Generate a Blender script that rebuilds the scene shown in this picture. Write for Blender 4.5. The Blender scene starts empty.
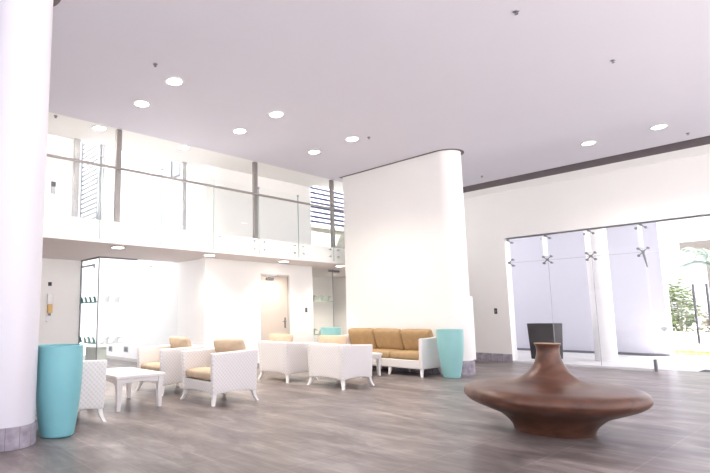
import bpy, bmesh, math, random
from mathutils import Vector, Matrix

random.seed(7)
scene = bpy.context.scene
COL = scene.collection

# ------------------------------------------------------------------ camera
cam_data = bpy.data.cameras.new('camera')
cam = bpy.data.objects.new('camera', cam_data)
COL.objects.link(cam)
yaw, pitch, roll = math.radians(38.8), math.radians(7.233), math.radians(-0.34)
F = Vector((math.sin(yaw) * math.cos(pitch), math.cos(yaw) * math.cos(pitch), math.sin(pitch)))
R0 = Vector((math.cos(yaw), -math.sin(yaw), 0))
U0 = R0.cross(F)
Rv = math.cos(roll) * R0 + math.sin(roll) * U0
Uv = -math.sin(roll) * R0 + math.cos(roll) * U0
m = Matrix((Rv, Uv, -F)).transposed().to_4x4()
m.translation = Vector((0, 0, 1.25))
cam.matrix_world = m
cam_data.sensor_width = 36
cam_data.lens = 513.3 / 710 * 36
cam_data.shift_x = (355 - 244) / 710
cam_data.shift_y = (251.5 - 236.5) / 710
cam_data.clip_end = 400
scene.camera = cam

# ------------------------------------------------------------------ world, sun, exposure
world = bpy.data.worlds.new('world')
scene.world = world
world.use_nodes = True
bg = world.node_tree.nodes['Background']
bg.inputs[0].default_value = (0.93, 0.92, 1.0, 1)
bg.inputs[1].default_value = 0.8

sun_data = bpy.data.lights.new('sun', 'SUN')
sun_data.energy = 14.0
sun_data.angle = math.radians(1.0)
sun_data.color = (1.0, 0.97, 0.95)
sun = bpy.data.objects.new('sun', sun_data)
COL.objects.link(sun)
sun.rotation_euler = Vector((-0.48, 0.40, -0.78)).to_track_quat('-Z', 'Y').to_euler()

vs = scene.view_settings
vs.view_transform = 'Standard'
vs.look = 'None'
vs.gamma = 1
vs.use_curve_mapping = False
vs.exposure = 1.53

# ------------------------------------------------------------------ materials
def new_mat(name):
    mt = bpy.data.materials.new(name)
    mt.use_nodes = True
    nt = mt.node_tree
    return mt, nt, nt.nodes['Principled BSDF']

def plain(name, col, rough=0.5, metal=0.0, var=0.03, scale=6.0, bump=0.0, spec=0.5):
    """a paint / metal with a slight procedural mottling"""
    mt, nt, b = new_mat(name)
    N, L = nt.nodes, nt.links
    tc = N.new('ShaderNodeTexCoord')
    nz = N.new('ShaderNodeTexNoise')
    nz.inputs['Scale'].default_value = scale
    nz.inputs['Detail'].default_value = 4
    L.new(tc.outputs['Object'], nz.inputs['Vector'])
    rp = N.new('ShaderNodeValToRGB')
    rp.color_ramp.elements[0].position = 0.3
    rp.color_ramp.elements[1].position = 0.7
    rp.color_ramp.elements[0].color = tuple(max(0, c * (1 - var)) for c in col) + (1,)
    rp.color_ramp.elements[1].color = tuple(min(1, c * (1 + var)) for c in col) + (1,)
    L.new(nz.outputs['Fac'], rp.inputs['Fac'])
    L.new(rp.outputs['Color'], b.inputs['Base Color'])
    b.inputs['Roughness'].default_value = rough
    b.inputs['Metallic'].default_value = metal
    b.inputs['Specular IOR Level'].default_value = spec
    if bump:
        bp = N.new('ShaderNodeBump')
        bp.inputs['Strength'].default_value = bump
        bp.inputs['Distance'].default_value = 0.01
        n2 = N.new('ShaderNodeTexNoise')
        n2.inputs['Scale'].default_value = scale * 12
        L.new(tc.outputs['Object'], n2.inputs['Vector'])
        L.new(n2.outputs['Fac'], bp.inputs['Height'])
        L.new(bp.outputs['Normal'], b.inputs['Normal'])
    return mt

def glass(name, tint, gloss=0.07):
    mt = bpy.data.materials.new(name)
    mt.use_nodes = True
    nt = mt.node_tree
    N, L = nt.nodes, nt.links
    N.clear()
    out = N.new('ShaderNodeOutputMaterial')
    tr = N.new('ShaderNodeBsdfTransparent')
    tr.inputs['Color'].default_value = tint + (1,)
    gl = N.new('ShaderNodeBsdfGlossy')
    gl.inputs['Roughness'].default_value = 0.02
    mx = N.new('ShaderNodeMixShader')
    mx.inputs[0].default_value = gloss
    L.new(tr.outputs[0], mx.inputs[1])
    L.new(gl.outputs[0], mx.inputs[2])
    L.new(mx.outputs[0], out.inputs[0])
    return mt

def frosted(name, tint, opac):
    mt = bpy.data.materials.new(name)
    mt.use_nodes = True
    nt = mt.node_tree
    N, L = nt.nodes, nt.links
    N.clear()
    out = N.new('ShaderNodeOutputMaterial')
    tr = N.new('ShaderNodeBsdfTransparent')
    tr.inputs['Color'].default_value = (0.97, 0.99, 0.99, 1)
    ad = N.new('ShaderNodeMixShader')
    df = N.new('ShaderNodeBsdfDiffuse')
    df.inputs['Color'].default_value = tint + (1,)
    tl = N.new('ShaderNodeBsdfTranslucent')
    tl.inputs['Color'].default_value = tint + (1,)
    mx = N.new('ShaderNodeMixShader')
    mx.inputs[0].default_value = opac
    L.new(df.outputs[0], ad.inputs[1])
    L.new(tl.outputs[0], ad.inputs[2])
    L.new(tr.outputs[0], mx.inputs[1])
    L.new(ad.outputs[0], mx.inputs[2])
    L.new(mx.outputs[0], out.inputs[0])
    return mt

def emit(name, col, strength):
    mt, nt, b = new_mat(name)
    b.inputs['Base Color'].default_value = (0.9, 0.88, 0.85, 1)
    b.inputs['Emission Color'].default_value = col + (1,)
    b.inputs['Emission Strength'].default_value = strength
    return mt

def math_node(N, L, op, a, b=None):
    n = N.new('ShaderNodeMath')
    n.operation = op
    for i, v in enumerate((a, b)):
        if v is None:
            continue
        if isinstance(v, (int, float)):
            n.inputs[i].default_value = v
        else:
            L.new(v, n.inputs[i])
    return n.outputs[0]

def wicker(name):
    """diamond weave of white cane"""
    mt, nt, b = new_mat(name)
    N, L = nt.nodes, nt.links
    tc = N.new('ShaderNodeTexCoord')
    sp = N.new('ShaderNodeSeparateXYZ')
    L.new(tc.outputs['Object'], sp.inputs[0])
    xy = math_node(N, L, 'ADD', sp.outputs[0], sp.outputs[1])
    k = 2 * math.pi / 0.058
    u = math_node(N, L, 'MULTIPLY', xy, k)
    v = math_node(N, L, 'MULTIPLY', sp.outputs[2], k)
    w = math_node(N, L, 'MULTIPLY', math_node(N, L, 'SINE', u), math_node(N, L, 'SINE', v))
    h = math_node(N, L, 'ADD', math_node(N, L, 'MULTIPLY', w, 0.5), 0.5)
    rp = N.new('ShaderNodeValToRGB')
    rp.color_ramp.elements[0].position = 0.15
    rp.color_ramp.elements[1].position = 0.6
    rp.color_ramp.elements[0].color = (0.735, 0.705, 0.69, 1)
    rp.color_ramp.elements[1].color = (0.84, 0.815, 0.80, 1)
    L.new(h, rp.inputs['Fac'])
    L.new(rp.outputs['Color'], b.inputs['Base Color'])
    bp = N.new('ShaderNodeBump')
    bp.inputs['Strength'].default_value = 0.35
    bp.inputs['Distance'].default_value = 0.004
    L.new(h, bp.inputs['Height'])
    L.new(bp.outputs['Normal'], b.inputs['Normal'])
    b.inputs['Roughness'].default_value = 0.5
    return mt

def tile_floor(name):
    mt, nt, b = new_mat(name)
    N, L = nt.nodes, nt.links
    tc = N.new('ShaderNodeTexCoord')
    br = N.new('ShaderNodeTexBrick')
    br.offset = 0.0
    mp0 = N.new('ShaderNodeMapping')
    mp0.inputs['Rotation'].default_value = (0, 0, math.pi / 2)
    mp0.inputs['Location'].default_value = (0.2, 0.02, 0)
    L.new(tc.outputs['Object'], mp0.inputs['Vector'])
    L.new(mp0.outputs[0], br.inputs['Vector'])
    br.inputs['Scale'].default_value = 1.0
    br.inputs['Brick Width'].default_value = 0.608
    br.inputs['Row Height'].default_value = 0.304
    br.inputs['Mortar Size'].default_value = 0.006
    br.inputs['Mortar Smooth'].default_value = 0.2
    br.inputs['Bias'].default_value = 0.0
    br.inputs['Color1'].default_value = (0.80, 0.785, 0.785, 1)
    br.inputs['Color2'].default_value = (1.0, 1.0, 1.0, 1)
    br.inputs['Mortar'].default_value = (1.25, 1.22, 1.22, 1)
    # streaks along the planks
    mp = N.new('ShaderNodeMapping')
    mp.inputs['Scale'].default_value = (1.7, 0.7, 1)
    L.new(tc.outputs['Object'], mp.inputs['Vector'])
    n1 = N.new('ShaderNodeTexNoise')
    n1.inputs['Scale'].default_value = 1.5
    n1.inputs['Detail'].default_value = 7
    n1.inputs['Roughness'].default_value = 0.62
    n1.inputs['Distortion'].default_value = 0.6
    L.new(mp.outputs[0], n1.inputs['Vector'])
    r1 = N.new('ShaderNodeValToRGB')
    e = r1.color_ramp.elements
    e[0].position, e[0].color = 0.30, (0.105, 0.086, 0.082, 1)
    e[1].position, e[1].color = 0.72, (0.40, 0.35, 0.335, 1)
    mid = r1.color_ramp.elements.new(0.5)
    mid.color = (0.205, 0.174, 0.166, 1)
    L.new(n1.outputs['Fac'], r1.inputs['Fac'])
    mp2 = N.new('ShaderNodeMapping')
    mp2.inputs['Scale'].default_value = (6.0, 2.0, 1)
    L.new(tc.outputs['Object'], mp2.inputs['Vector'])
    n2 = N.new('ShaderNodeTexNoise')
    n2.inputs['Scale'].default_value = 2.0
    n2.inputs['Detail'].default_value = 5
    L.new(mp2.outputs[0], n2.inputs['Vector'])
    r2 = N.new('ShaderNodeValToRGB')
    r2.color_ramp.elements[0].position = 0.3
    r2.color_ramp.elements[0].color = (0.82, 0.81, 0.81, 1)
    r2.color_ramp.elements[1].position = 0.7
    r2.color_ramp.elements[1].color = (1.12, 1.12, 1.12, 1)
    L.new(n2.outputs['Fac'], r2.inputs['Fac'])
    m1 = N.new('ShaderNodeMix'); m1.data_type = 'RGBA'; m1.blend_type = 'MULTIPLY'
    m1.inputs['Factor'].default_value = 1
    L.new(r1.outputs['Color'], m1.inputs['A']); L.new(r2.outputs['Color'], m1.inputs['B'])
    m2 = N.new('ShaderNodeMix'); m2.data_type = 'RGBA'; m2.blend_type = 'MULTIPLY'
    m2.inputs['Factor'].default_value = 1
    L.new(m1.outputs['Result'], m2.inputs['A']); L.new(br.outputs['Color'], m2.inputs['B'])
    L.new(m2.outputs['Result'], b.inputs['Base Color'])
    b.inputs['Roughness'].default_value = 0.33
    bp = N.new('ShaderNodeBump')
    bp.inputs['Strength'].default_value = 0.12
    bp.inputs['Distance'].default_value = 0.01
    L.new(n2.outputs['Fac'], bp.inputs['Height'])
    L.new(bp.outputs['Normal'], b.inputs['Normal'])
    return mt

def wall_tile(name, along='y'):
    """the grey-brown tiles of plinth and skirting"""
    mt, nt, b = new_mat(name)
    N, L = nt.nodes, nt.links
    tc = N.new('ShaderNodeTexCoord')
    sp = N.new('ShaderNodeSeparateXYZ')
    L.new(tc.outputs['Object'], sp.inputs[0])
    nz = N.new('ShaderNodeTexNoise')
    nz.inputs['Scale'].default_value = 9
    nz.inputs['Detail'].default_value = 6
    L.new(tc.outputs['Object'], nz.inputs['Vector'])
    rp = N.new('ShaderNodeValToRGB')
    rp.color_ramp.elements[0].position = 0.3
    rp.color_ramp.elements[1].position = 0.72
    rp.color_ramp.elements[0].color = (0.24, 0.21, 0.25, 1)
    rp.color_ramp.elements[1].color = (0.46, 0.42, 0.48, 1)
    L.new(nz.outputs['Fac'], rp.inputs['Fac'])
    if along == 'ring':
        ang = math_node(N, L, 'ARCTAN2', sp.outputs[1], sp.outputs[0])
        q = math_node(N, L, 'MULTIPLY', ang, 14 / (2 * math.pi))
    else:
        q = math_node(N, L, 'MULTIPLY', sp.outputs[1 if along == 'y' else 0], 1 / 0.3)
    fr = math_node(N, L, 'FRACT', math_node(N, L, 'ADD', q, 100.0))
    ln = math_node(N, L, 'LESS_THAN', fr, 0.035)
    mx = N.new('ShaderNodeMix'); mx.data_type = 'RGBA'
    L.new(ln, mx.inputs['Factor'])
    L.new(rp.outputs['Color'], mx.inputs['A'])
    mx.inputs['B'].default_value = (0.17, 0.15, 0.17, 1)
    L.new(mx.outputs['Result'], b.inputs['Base Color'])
    b.inputs['Roughness'].default_value = 0.45
    return mt

def copper(name):
    mt, nt, b = new_mat(name)
    N, L = nt.nodes, nt.links
    tc = N.new('ShaderNodeTexCoord')
    mp = N.new('ShaderNodeMapping')
    mp.inputs['Scale'].default_value = (1, 1, 2.2)
    L.new(tc.outputs['Object'], mp.inputs['Vector'])
    nz = N.new('ShaderNodeTexNoise')
    nz.inputs['Scale'].default_value = 4.5
    nz.inputs['Detail'].default_value = 7
    nz.inputs['Distortion'].default_value = 0.8
    L.new(mp.outputs[0], nz.inputs['Vector'])
    rp = N.new('ShaderNodeValToRGB')
    rp.color_ramp.elements[0].position = 0.28
    rp.color_ramp.elements[1].position = 0.75
    rp.color_ramp.elements[0].color = (0.068, 0.028, 0.018, 1)
    rp.color_ramp.elements[1].color = (0.175, 0.076, 0.046, 1)
    L.new(nz.outputs['Fac'], rp.inputs['Fac'])
    L.new(rp.outputs['Color'], b.inputs['Base Color'])
    b.inputs['Metallic'].default_value = 0.15
    b.inputs['Roughness'].default_value = 0.31
    bp = N.new('ShaderNodeBump')
    bp.inputs['Strength'].default_value = 0.1
    bp.inputs['Distance'].default_value = 0.01
    L.new(nz.outputs['Fac'], bp.inputs['Height'])
    L.new(bp.outputs['Normal'], b.inputs['Normal'])
    return mt

def leafy(name, c0, c1):
    mt, nt, b = new_mat(name)
    N, L = nt.nodes, nt.links
    tc = N.new('ShaderNodeTexCoord')
    nz = N.new('ShaderNodeTexNoise')
    nz.inputs['Scale'].default_value = 7
    L.new(tc.outputs['Object'], nz.inputs['Vector'])
    rp = N.new('ShaderNodeValToRGB')
    rp.color_ramp.elements[0].position = 0.35
    rp.color_ramp.elements[1].position = 0.65
    rp.color_ramp.elements[0].color = c0 + (1,)
    rp.color_ramp.elements[1].color = c1 + (1,)
    L.new(nz.outputs['Fac'], rp.inputs['Fac'])
    L.new(rp.outputs['Color'], b.inputs['Base Color'])
    b.inputs['Roughness'].default_value = 0.6
    return mt

M = dict(
    wall=plain('wall_paint', (0.86, 0.845, 0.825), 0.6, var=0.008, scale=2),
    cream=plain('cream_wall_paint', (0.86, 0.842, 0.815), 0.6, var=0.008, scale=2),
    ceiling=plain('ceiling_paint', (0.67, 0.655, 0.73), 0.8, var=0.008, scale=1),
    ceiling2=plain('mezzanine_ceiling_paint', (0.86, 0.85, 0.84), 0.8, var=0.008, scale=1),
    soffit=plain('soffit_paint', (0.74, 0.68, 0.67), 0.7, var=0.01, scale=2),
    column=plain('column_paint', (0.70, 0.68, 0.73), 0.35, var=0.008, scale=2),
    dark=plain('recess_paint_and_gap_shade', (0.17, 0.145, 0.155), 0.8, var=0.05),  # slot paint, also painted shade on the flat ceiling-gap plates
    floor=tile_floor('grey_brown_floor_tile'),
    plinth=wall_tile('plinth_tile_ring', 'ring'),
    skirt_y=wall_tile('skirting_tile_along_y', 'y'),
    skirt_x=wall_tile('skirting_tile_along_x', 'x'),
    wicker=wicker('white_wicker'),
    white_wood=plain('white_lacquer', (0.83, 0.81, 0.795), 0.4, var=0.02, scale=10),
    fabric=plain('tan_cushion_fabric', (0.53, 0.415, 0.30), 0.85, var=0.08, scale=9, bump=0.25, spec=0.2),
    sofa_fabric=plain('ochre_sofa_fabric', (0.455, 0.31, 0.165), 0.85, var=0.08, scale=9, bump=0.25, spec=0.2),
    teal=plain('turquoise_glaze', (0.215, 0.52, 0.565), 0.38, var=0.03, scale=3),
    teal_pale=plain('pale_turquoise_glaze', (0.29, 0.57, 0.565), 0.38, var=0.03, scale=3),
    copper=copper('patinated_copper_clay'),
    steel=plain('brushed_steel', (0.33, 0.30, 0.29), 0.35, metal=0.8, var=0.05, scale=20),
    steel_dark=plain('dark_steel', (0.20, 0.20, 0.22), 0.4, metal=0.6, var=0.05, scale=20),
    chrome=plain('satin_chrome', (0.62, 0.62, 0.63), 0.25, metal=0.9, var=0.03, scale=20),
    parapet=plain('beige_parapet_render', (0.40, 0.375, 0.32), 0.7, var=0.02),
    door=plain('beige_door_laminate', (0.60, 0.515, 0.45), 0.5, var=0.02, scale=3),
    frame=plain('door_frame_grey', (0.55, 0.51, 0.48), 0.5, var=0.02),
    black=plain('black_plastic', (0.03, 0.03, 0.035), 0.5, var=0.05),
    white_plastic=plain('white_plastic', (0.82, 0.82, 0.82), 0.4, var=0.02),
    amber=plain('amber_liquid', (0.66, 0.42, 0.14), 0.3, var=0.05),
    glass=glass('clear_glass', (0.975, 0.99, 0.985), 0.05),
    rail_glass=glass('greenish_balustrade_glass', (0.988, 0.998, 0.995), 0.02),
    entry_glass=glass('entrance_glass', (0.965, 0.965, 0.985), 0.03),
    fin=frosted('frosted_fin_glass', (0.88, 0.93, 0.93), 0.7),
    decal=plain('teal_vinyl', (0.11, 0.34, 0.30), 0.5, var=0.03),
    decal_grey=frosted('frosted_vinyl', (0.74, 0.76, 0.76), 0.5),
    decal_sage=plain('sage_vinyl', (0.36, 0.44, 0.36), 0.5, var=0.03),
    edge=plain('green_glass_edge', (0.28, 0.36, 0.34), 0.3, var=0.02),
    grey_green=plain('grey_green_laminate', (0.54, 0.57, 0.53), 0.5, var=0.03),
    outside_wall=plain('outside_render', (0.60, 0.60, 0.66), 0.7, var=0.01),
    paving=plain('pale_paving', (0.72, 0.71, 0.69), 0.8, var=0.03, scale=3),
    asphalt=plain('low_bounce_ground_grey', (0.20, 0.20, 0.22), 0.9, var=0.1, scale=8),  # dark tone for the unseen left ground, limits bounced light
    terrace=plain('low_bounce_floor_grey', (0.30, 0.29, 0.29), 0.6, var=0.06, scale=3),  # grey chosen to weaken light bounced off the mezzanine and terrace
    white_render=plain('white_boundary_render', (0.85, 0.84, 0.82), 0.8, var=0.02),
    grass=leafy('grass_blades', (0.20, 0.30, 0.06), (0.33, 0.40, 0.12)),
    bush=leafy('shrub_leaves', (0.07, 0.11, 0.04), (0.20, 0.24, 0.11)),
    bush2=leafy('rusty_shrub_leaves', (0.15, 0.12, 0.085), (0.25, 0.24, 0.16)),
    palm=leafy('palm_leaf', (0.05, 0.09, 0.065), (0.10, 0.15, 0.11)),
    bark=plain('bark', (0.28, 0.22, 0.17), 0.9, var=0.2, scale=12),
    roof=plain('roof_fascia', (0.13, 0.115, 0.095), 0.7, var=0.05),
    planter=plain('dark_brown_planter', (0.018, 0.012, 0.013), 0.55, var=0.25, scale=5),
    slat=plain('white_louvre_slat', (0.70, 0.70, 0.72), 0.5, var=0.01),
    slat_gap=plain('navy_louvre_back', (0.035, 0.04, 0.10), 0.6, var=0.05),
    slat_grey=plain('grey_louvre_back', (0.30, 0.31, 0.33), 0.6, var=0.05),
    lamp=emit('warm_lamp_diffuser', (1.0, 0.93, 0.80), 9.0),
    mat_rubber=plain('dark_doormat', (0.05, 0.05, 0.055), 0.9, var=0.2, scale=40),
    soil=plain('dark_soil', (0.06, 0.045, 0.035), 0.95, var=0.3, scale=25),
)

# ------------------------------------------------------------------ mesh helpers
def tag(o, label=None, cat=None, group=None, kind=None):
    if label: o['label'] = label
    if cat: o['category'] = cat
    if group: o['group'] = group
    if kind: o['kind'] = kind
    return o

def empty(name, loc=(0, 0, 0), rz=0.0):
    o = bpy.data.objects.new(name, None)
    o.empty_display_size = 0.1
    o.location = loc
    o.rotation_euler = (0, 0, rz)
    COL.objects.link(o)
    return o

def build(name, bm, mat, parent=None, loc=None, smooth=False, angle=40):
    bmesh.ops.recalc_face_normals(bm, faces=bm.faces[:])
    me = bpy.data.meshes.new(name)
    if smooth:
        lim = math.radians(angle)
        for f in bm.faces: f.smooth = True
        for e in bm.edges:
            if len(e.link_faces) == 2 and e.calc_face_angle(0) > lim: e.smooth = False
    bm.to_mesh(me)
    bm.free()
    me.materials.append(mat)
    o = bpy.data.objects.new(name, me)
    COL.objects.link(o)
    if parent: o.parent = parent
    if loc is not None: o.location = loc
    return o

def box(bm, x0, x1, y0, y1, z0, z1, bevel=0.0, seg=2):
    vs_ = [bm.verts.new((x, y, z)) for x in (x0, x1) for y in (y0, y1) for z in (z0, z1)]
    idx = ((0, 1, 3, 2), (4, 6, 7, 5), (0, 4, 5, 1), (2, 3, 7, 6), (0, 2, 6, 4), (1, 5, 7, 3))
    fs = [bm.faces.new([vs_[i] for i in q]) for q in idx]
    if bevel:
        es = list({e for f in fs for e in f.edges})
        bmesh.ops.bevel(bm, geom=es, offset=bevel, segments=seg, profile=0.5, affect='EDGES')
    return bm

def mbox(*boxes, bevel=0.0):
    bm = bmesh.new()
    for b_ in boxes: box(bm, *b_, bevel=bevel)
    return bm

def lathe(bm, prof, n=48, cx=0, cy=0, cap0=True, cap1=True):
    rings = []
    for r, z in prof:
        rings.append([bm.verts.new((cx + r * math.cos(2 * math.pi * i / n), cy + r * math.sin(2 * math.pi * i / n), z)) for i in range(n)])
    for a, b_ in zip(rings, rings[1:]):
        for i in range(n):
            bm.faces.new((a[i], a[(i + 1) % n], b_[(i + 1) % n], b_[i]))
    if cap0: bm.faces.new(rings[0][::-1])
    if cap1: bm.faces.new(rings[-1])
    return bm

def tube(bm, pts, radii, n=8, cap=True):
    pts = [Vector(p) for p in pts]
    if isinstance(radii, (int, float)): radii = [radii] * len(pts)
    rings = []
    for i, p in enumerate(pts):
        t = (pts[min(i + 1, len(pts) - 1)] - pts[max(i - 1, 0)]).normalized()
        a = t.cross(Vector((0, 0, 1)) if abs(t.z) < 0.9 else Vector((1, 0, 0))).normalized()
        b_ = t.cross(a)
        rings.append([bm.verts.new(p + radii[i] * (math.cos(2 * math.pi * k / n) * a + math.sin(2 * math.pi * k / n) * b_)) for k in range(n)])
    for a, b_ in zip(rings, rings[1:]):
        for k in range(n):
            bm.faces.new((a[k], a[(k + 1) % n], b_[(k + 1) % n], b_[k]))
    if cap:
        bm.faces.new(rings[0][::-1]); bm.faces.new(rings[-1])
    return bm

def catmull(ctrl, n=10):
    P = [Vector(p) for p in ctrl]
    P = [2 * P[0] - P[1]] + P + [2 * P[-1] - P[-2]]
    out = []
    for i in range(1, len(P) - 2):
        for k in range(n):
            t = k / n
            out.append(0.5 * ((2 * P[i]) + (P[i + 1] - P[i - 1]) * t + (2 * P[i - 1] - 5 * P[i] + 4 * P[i + 1] - P[i + 2]) * t * t
                              + (3 * P[i] - P[i - 1] - 3 * P[i + 1] + P[i + 2]) * t ** 3))
    out.append(P[-2])
    return out

def struct(name, bm, mat, parent=None, smooth=False, label=None, cat=None):
    o = build(name, bm, mat, parent, smooth=smooth)
    if parent is None: tag(o, label, cat, kind='structure')
    return o

def copy_tree(o, parent=None):
    c = o.copy()
    COL.objects.link(c)
    if parent: c.parent = parent
    for ch in list(o.children): copy_tree(ch, c)
    return c

# ------------------------------------------------------------------ the setting: room shell
H = 4.89            # ceiling
ZS, ZF = 2.64, 3.05   # balcony slab underside and top
YB, YD = 8.98, 9.92  # balcony edge, core wall face
XE = 14.2           # entrance wall
XC = 13.86          # edge of the ceiling before the dark slot
XS = 10.33          # face of the freestanding partition

struct('floor', mbox((-5, 14.9, -5, 17.0, -0.2, 0)), M['floor'], label='grey brown stone look tiled lobby floor with a soft sheen', cat='floor')
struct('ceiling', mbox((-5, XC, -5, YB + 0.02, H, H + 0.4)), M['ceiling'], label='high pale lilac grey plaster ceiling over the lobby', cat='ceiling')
struct('trim_1', mbox((XC, XE + 0.3, -5, 10.1, H + 0.32, H + 0.4), (XE - 0.012, XE + 0.29, -5, 10.1, 4.80, H + 0.32), (XC - 0.003, XC + 0.012, -5, YB, H - 0.001, H + 0.32)), M['dark'],
       label='dark shadow slot between the lobby ceiling and the entrance wall', cat='trim')
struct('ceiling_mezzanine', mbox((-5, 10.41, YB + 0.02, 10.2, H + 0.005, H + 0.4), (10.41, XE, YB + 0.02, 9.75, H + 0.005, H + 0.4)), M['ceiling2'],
       label='white ceiling over the mezzanine behind the glass balustrade', cat='ceiling')

# balcony slab
struct('balcony_slab', mbox((-5, XE, YB + 0.02, 11.2, ZS, ZF), (-5, 4.7, 11.2, 12.25, ZS, ZF), (6.8, XE, 11.2, 12.6, ZS, ZF)), M['wall'], label='white mezzanine balcony slab above the seating area', cat='balcony')
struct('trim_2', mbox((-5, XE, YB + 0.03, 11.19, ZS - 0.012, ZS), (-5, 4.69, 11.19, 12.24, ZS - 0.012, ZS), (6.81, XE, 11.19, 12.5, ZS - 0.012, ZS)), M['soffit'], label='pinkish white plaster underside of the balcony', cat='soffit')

struct('floor_bounce_damper', mbox((-5, XE, YB + 0.12, 11.2, ZF, ZF + 0.004), (-5, 4.7, 11.2, 12.25, ZF, ZF + 0.004), (6.8, XE, 11.2, 12.6, ZF, ZF + 0.004)), M['terrace'], label='grey sheet added on the mezzanine and terrace floor to cut bounced light', cat='floor')  # thin grey cover added so the slab bounces less sun to the ceiling

# core with the beige door (two storeys), one mesh with a door opening
DX0, DX1, DZ = 8.51, 9.51, 2.34
core = mbox((6.8, DX0, YD, YD + 0.2, 0, ZS), (DX1, 10.41, YD, YD + 0.2, 0, ZS), (DX0, DX1, YD, YD + 0.2, DZ, ZS),
            (6.8, 10.41, YD, YD + 0.2, ZF, H))
struct('wall_core', core, M['wall'], label='white wall of the stair core, lower storey holding the beige door', cat='wall')
struct('wall_courtyard', mbox((6.8, 7.0, YD + 0.2, 17, 0, ZS - 0.02), (6.8, 7.0, YD + 0.2, 17, ZF + 0.01, 7.2), (6.8, 7.0, 12.61, 17, ZS - 0.02, ZF + 0.01)), M['wall'], label='bright white side wall running back behind the glass screen', cat='wall')
struct('roof_sun_blocker', mbox((6.8, 7.0, 3.0, 10.19, H + 0.41, 7.2)), M['wall'], label='unseen white box added on the roof to block stray sun', cat='wall')  # unseen box added to stop sun leaking onto the left wall
struct('wall_core_right', mbox((10.25, 10.41, YD + 0.2, 12.6, 0, ZS - 0.015)), M['cream'], label='white return wall beside the right glass screen', cat='wall')
struct('wall_left', mbox((-5, 4.7, 12.15, 12.25, 0, ZS - 0.015)), M['wall'], label='white wall behind the left armchair with dispenser', cat='wall')
struct('wall_left_upper', mbox((-5, 3.66, 10.1, 10.2, ZF, H)), M['wall'], label='white mezzanine wall at the left behind the balustrade', cat='wall')
struct('wall_back', mbox((10.41, XE, 12.5, 12.6, 0, ZS - 0.015)), M['cream'], label='pale wall seen through the right glass screen', cat='wall')

# entrance wall with the glazed opening
GY0, GY1, GZ = 0.9, 6.32, 3.30
struct('wall_entrance', mbox((XE, XE + 0.3, GY1 + 0.02, 12.5, 0, 4.80), (XE, XE + 0.3, GY0, GY1 + 0.02, GZ + 0.03, 4.80), (XE, XE + 0.3, -5, GY0, 0, 4.80)), M['wall'],
       label='tall white entrance wall at the right', cat='wall')
struct('trim_3', mbox((XE - 0.025, XE, -5, 12.4, 4.60, 4.66)), M['wall'], label='thin white ledge along the top of the entrance wall', cat='trim')
struct('baseboard_entrance', mbox((XE - 0.02, XE, GY1 + 0.02, 9.9, 0.001, 0.22)), M['skirt_y'], label='grey brown tile skirting on the entrance wall', cat='skirting')
struct('baseboard_core', mbox((7.0, DX0 - 0.06, YD - 0.015, YD, 0.001, 0.10), (DX1 + 0.06, 10.4, YD - 0.015, YD, 0.001, 0.10)), M['skirt_x'], label='low tile skirting along the core wall', cat='skirting')
struct('baseboard_courtyard', mbox((6.785, 6.8, 11.2, 16.9, 0.001, 0.09)), M['frame'], label='beige skirting along the courtyard wall', cat='skirting')

# freestanding partition with rounded end (stadium plan)
PR = 0.34
PCY = 5.955
def stadium(bm, grow, z0, z1):
    r = PR + grow
    cx = XS + PR
    pts = []
    n = 24
    for i in range(n + 1):
        a = math.pi + math.pi * i / n
        pts.append((cx + r * math.cos(a), PCY + r * math.sin(a)))
    pts += [(cx + r, 8.67 + grow), (cx - r, 8.67 + grow)]
    lo = [bm.verts.new((x, y, z0)) for x, y in pts]
    hi = [bm.verts.new((x, y, z1)) for x, y in pts]
    k = len(pts)
    for i in range(k):
        bm.faces.new((lo[i], lo[(i + 1) % k], hi[(i + 1) % k], hi[i]))
    bm.faces.new(lo[::-1]); bm.faces.new(hi)
    return bm
struct('wall_partition', stadium(bmesh.new(), 0, 0, H), M['cream'], smooth=True, label='freestanding white partition wall with rounded column end behind the sofa', cat='wall')
struct('baseboard_partition', stadium(bmesh.new(), 0.03, 0.001, 0.30), M['skirt_y'], smooth=True, label='grey tile plinth round the foot of the partition', cat='skirting')
struct('trim_4', stadium(bmesh.new(), 0.07, H - 0.006, H - 0.001), M['dark'], smooth=True, label='dark flat plate painted as a shadow gap where the partition meets the ceiling', cat='trim')  # flat dark plate under the ceiling, shade of the gap put into its colour
struct('trim_5', mbox((10.80, 10.99, 5.67, 5.86, 0.301, 1.66), bevel=0.01), M['wall'], label='low white boxing against the back of the rounded wall end', cat='trim')

# round column at the left
CXY = (1.452, 5.648)
col = empty('column', (CXY[0], CXY[1], 0))
tag(col, 'big round white column at the left edge with tiled plinth', 'column', kind='structure')
build('shaft', lathe(bmesh.new(), [(0.283, 0.2), (0.283, H)], 64), M['column'], col, smooth=True)
build('plinth', lathe(bmesh.new(), [(0.30, 0.001), (0.30, 0.205), (0.283, 0.21)], 64), M['plinth'], col, smooth=True)
build('ceiling_gap_shade', lathe(bmesh.new(), [(0.37, H - 0.006), (0.37, H - 0.001)], 64), M['dark'], col)  # flat dark disc, the gap's shade is painted rather than recessed

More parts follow.
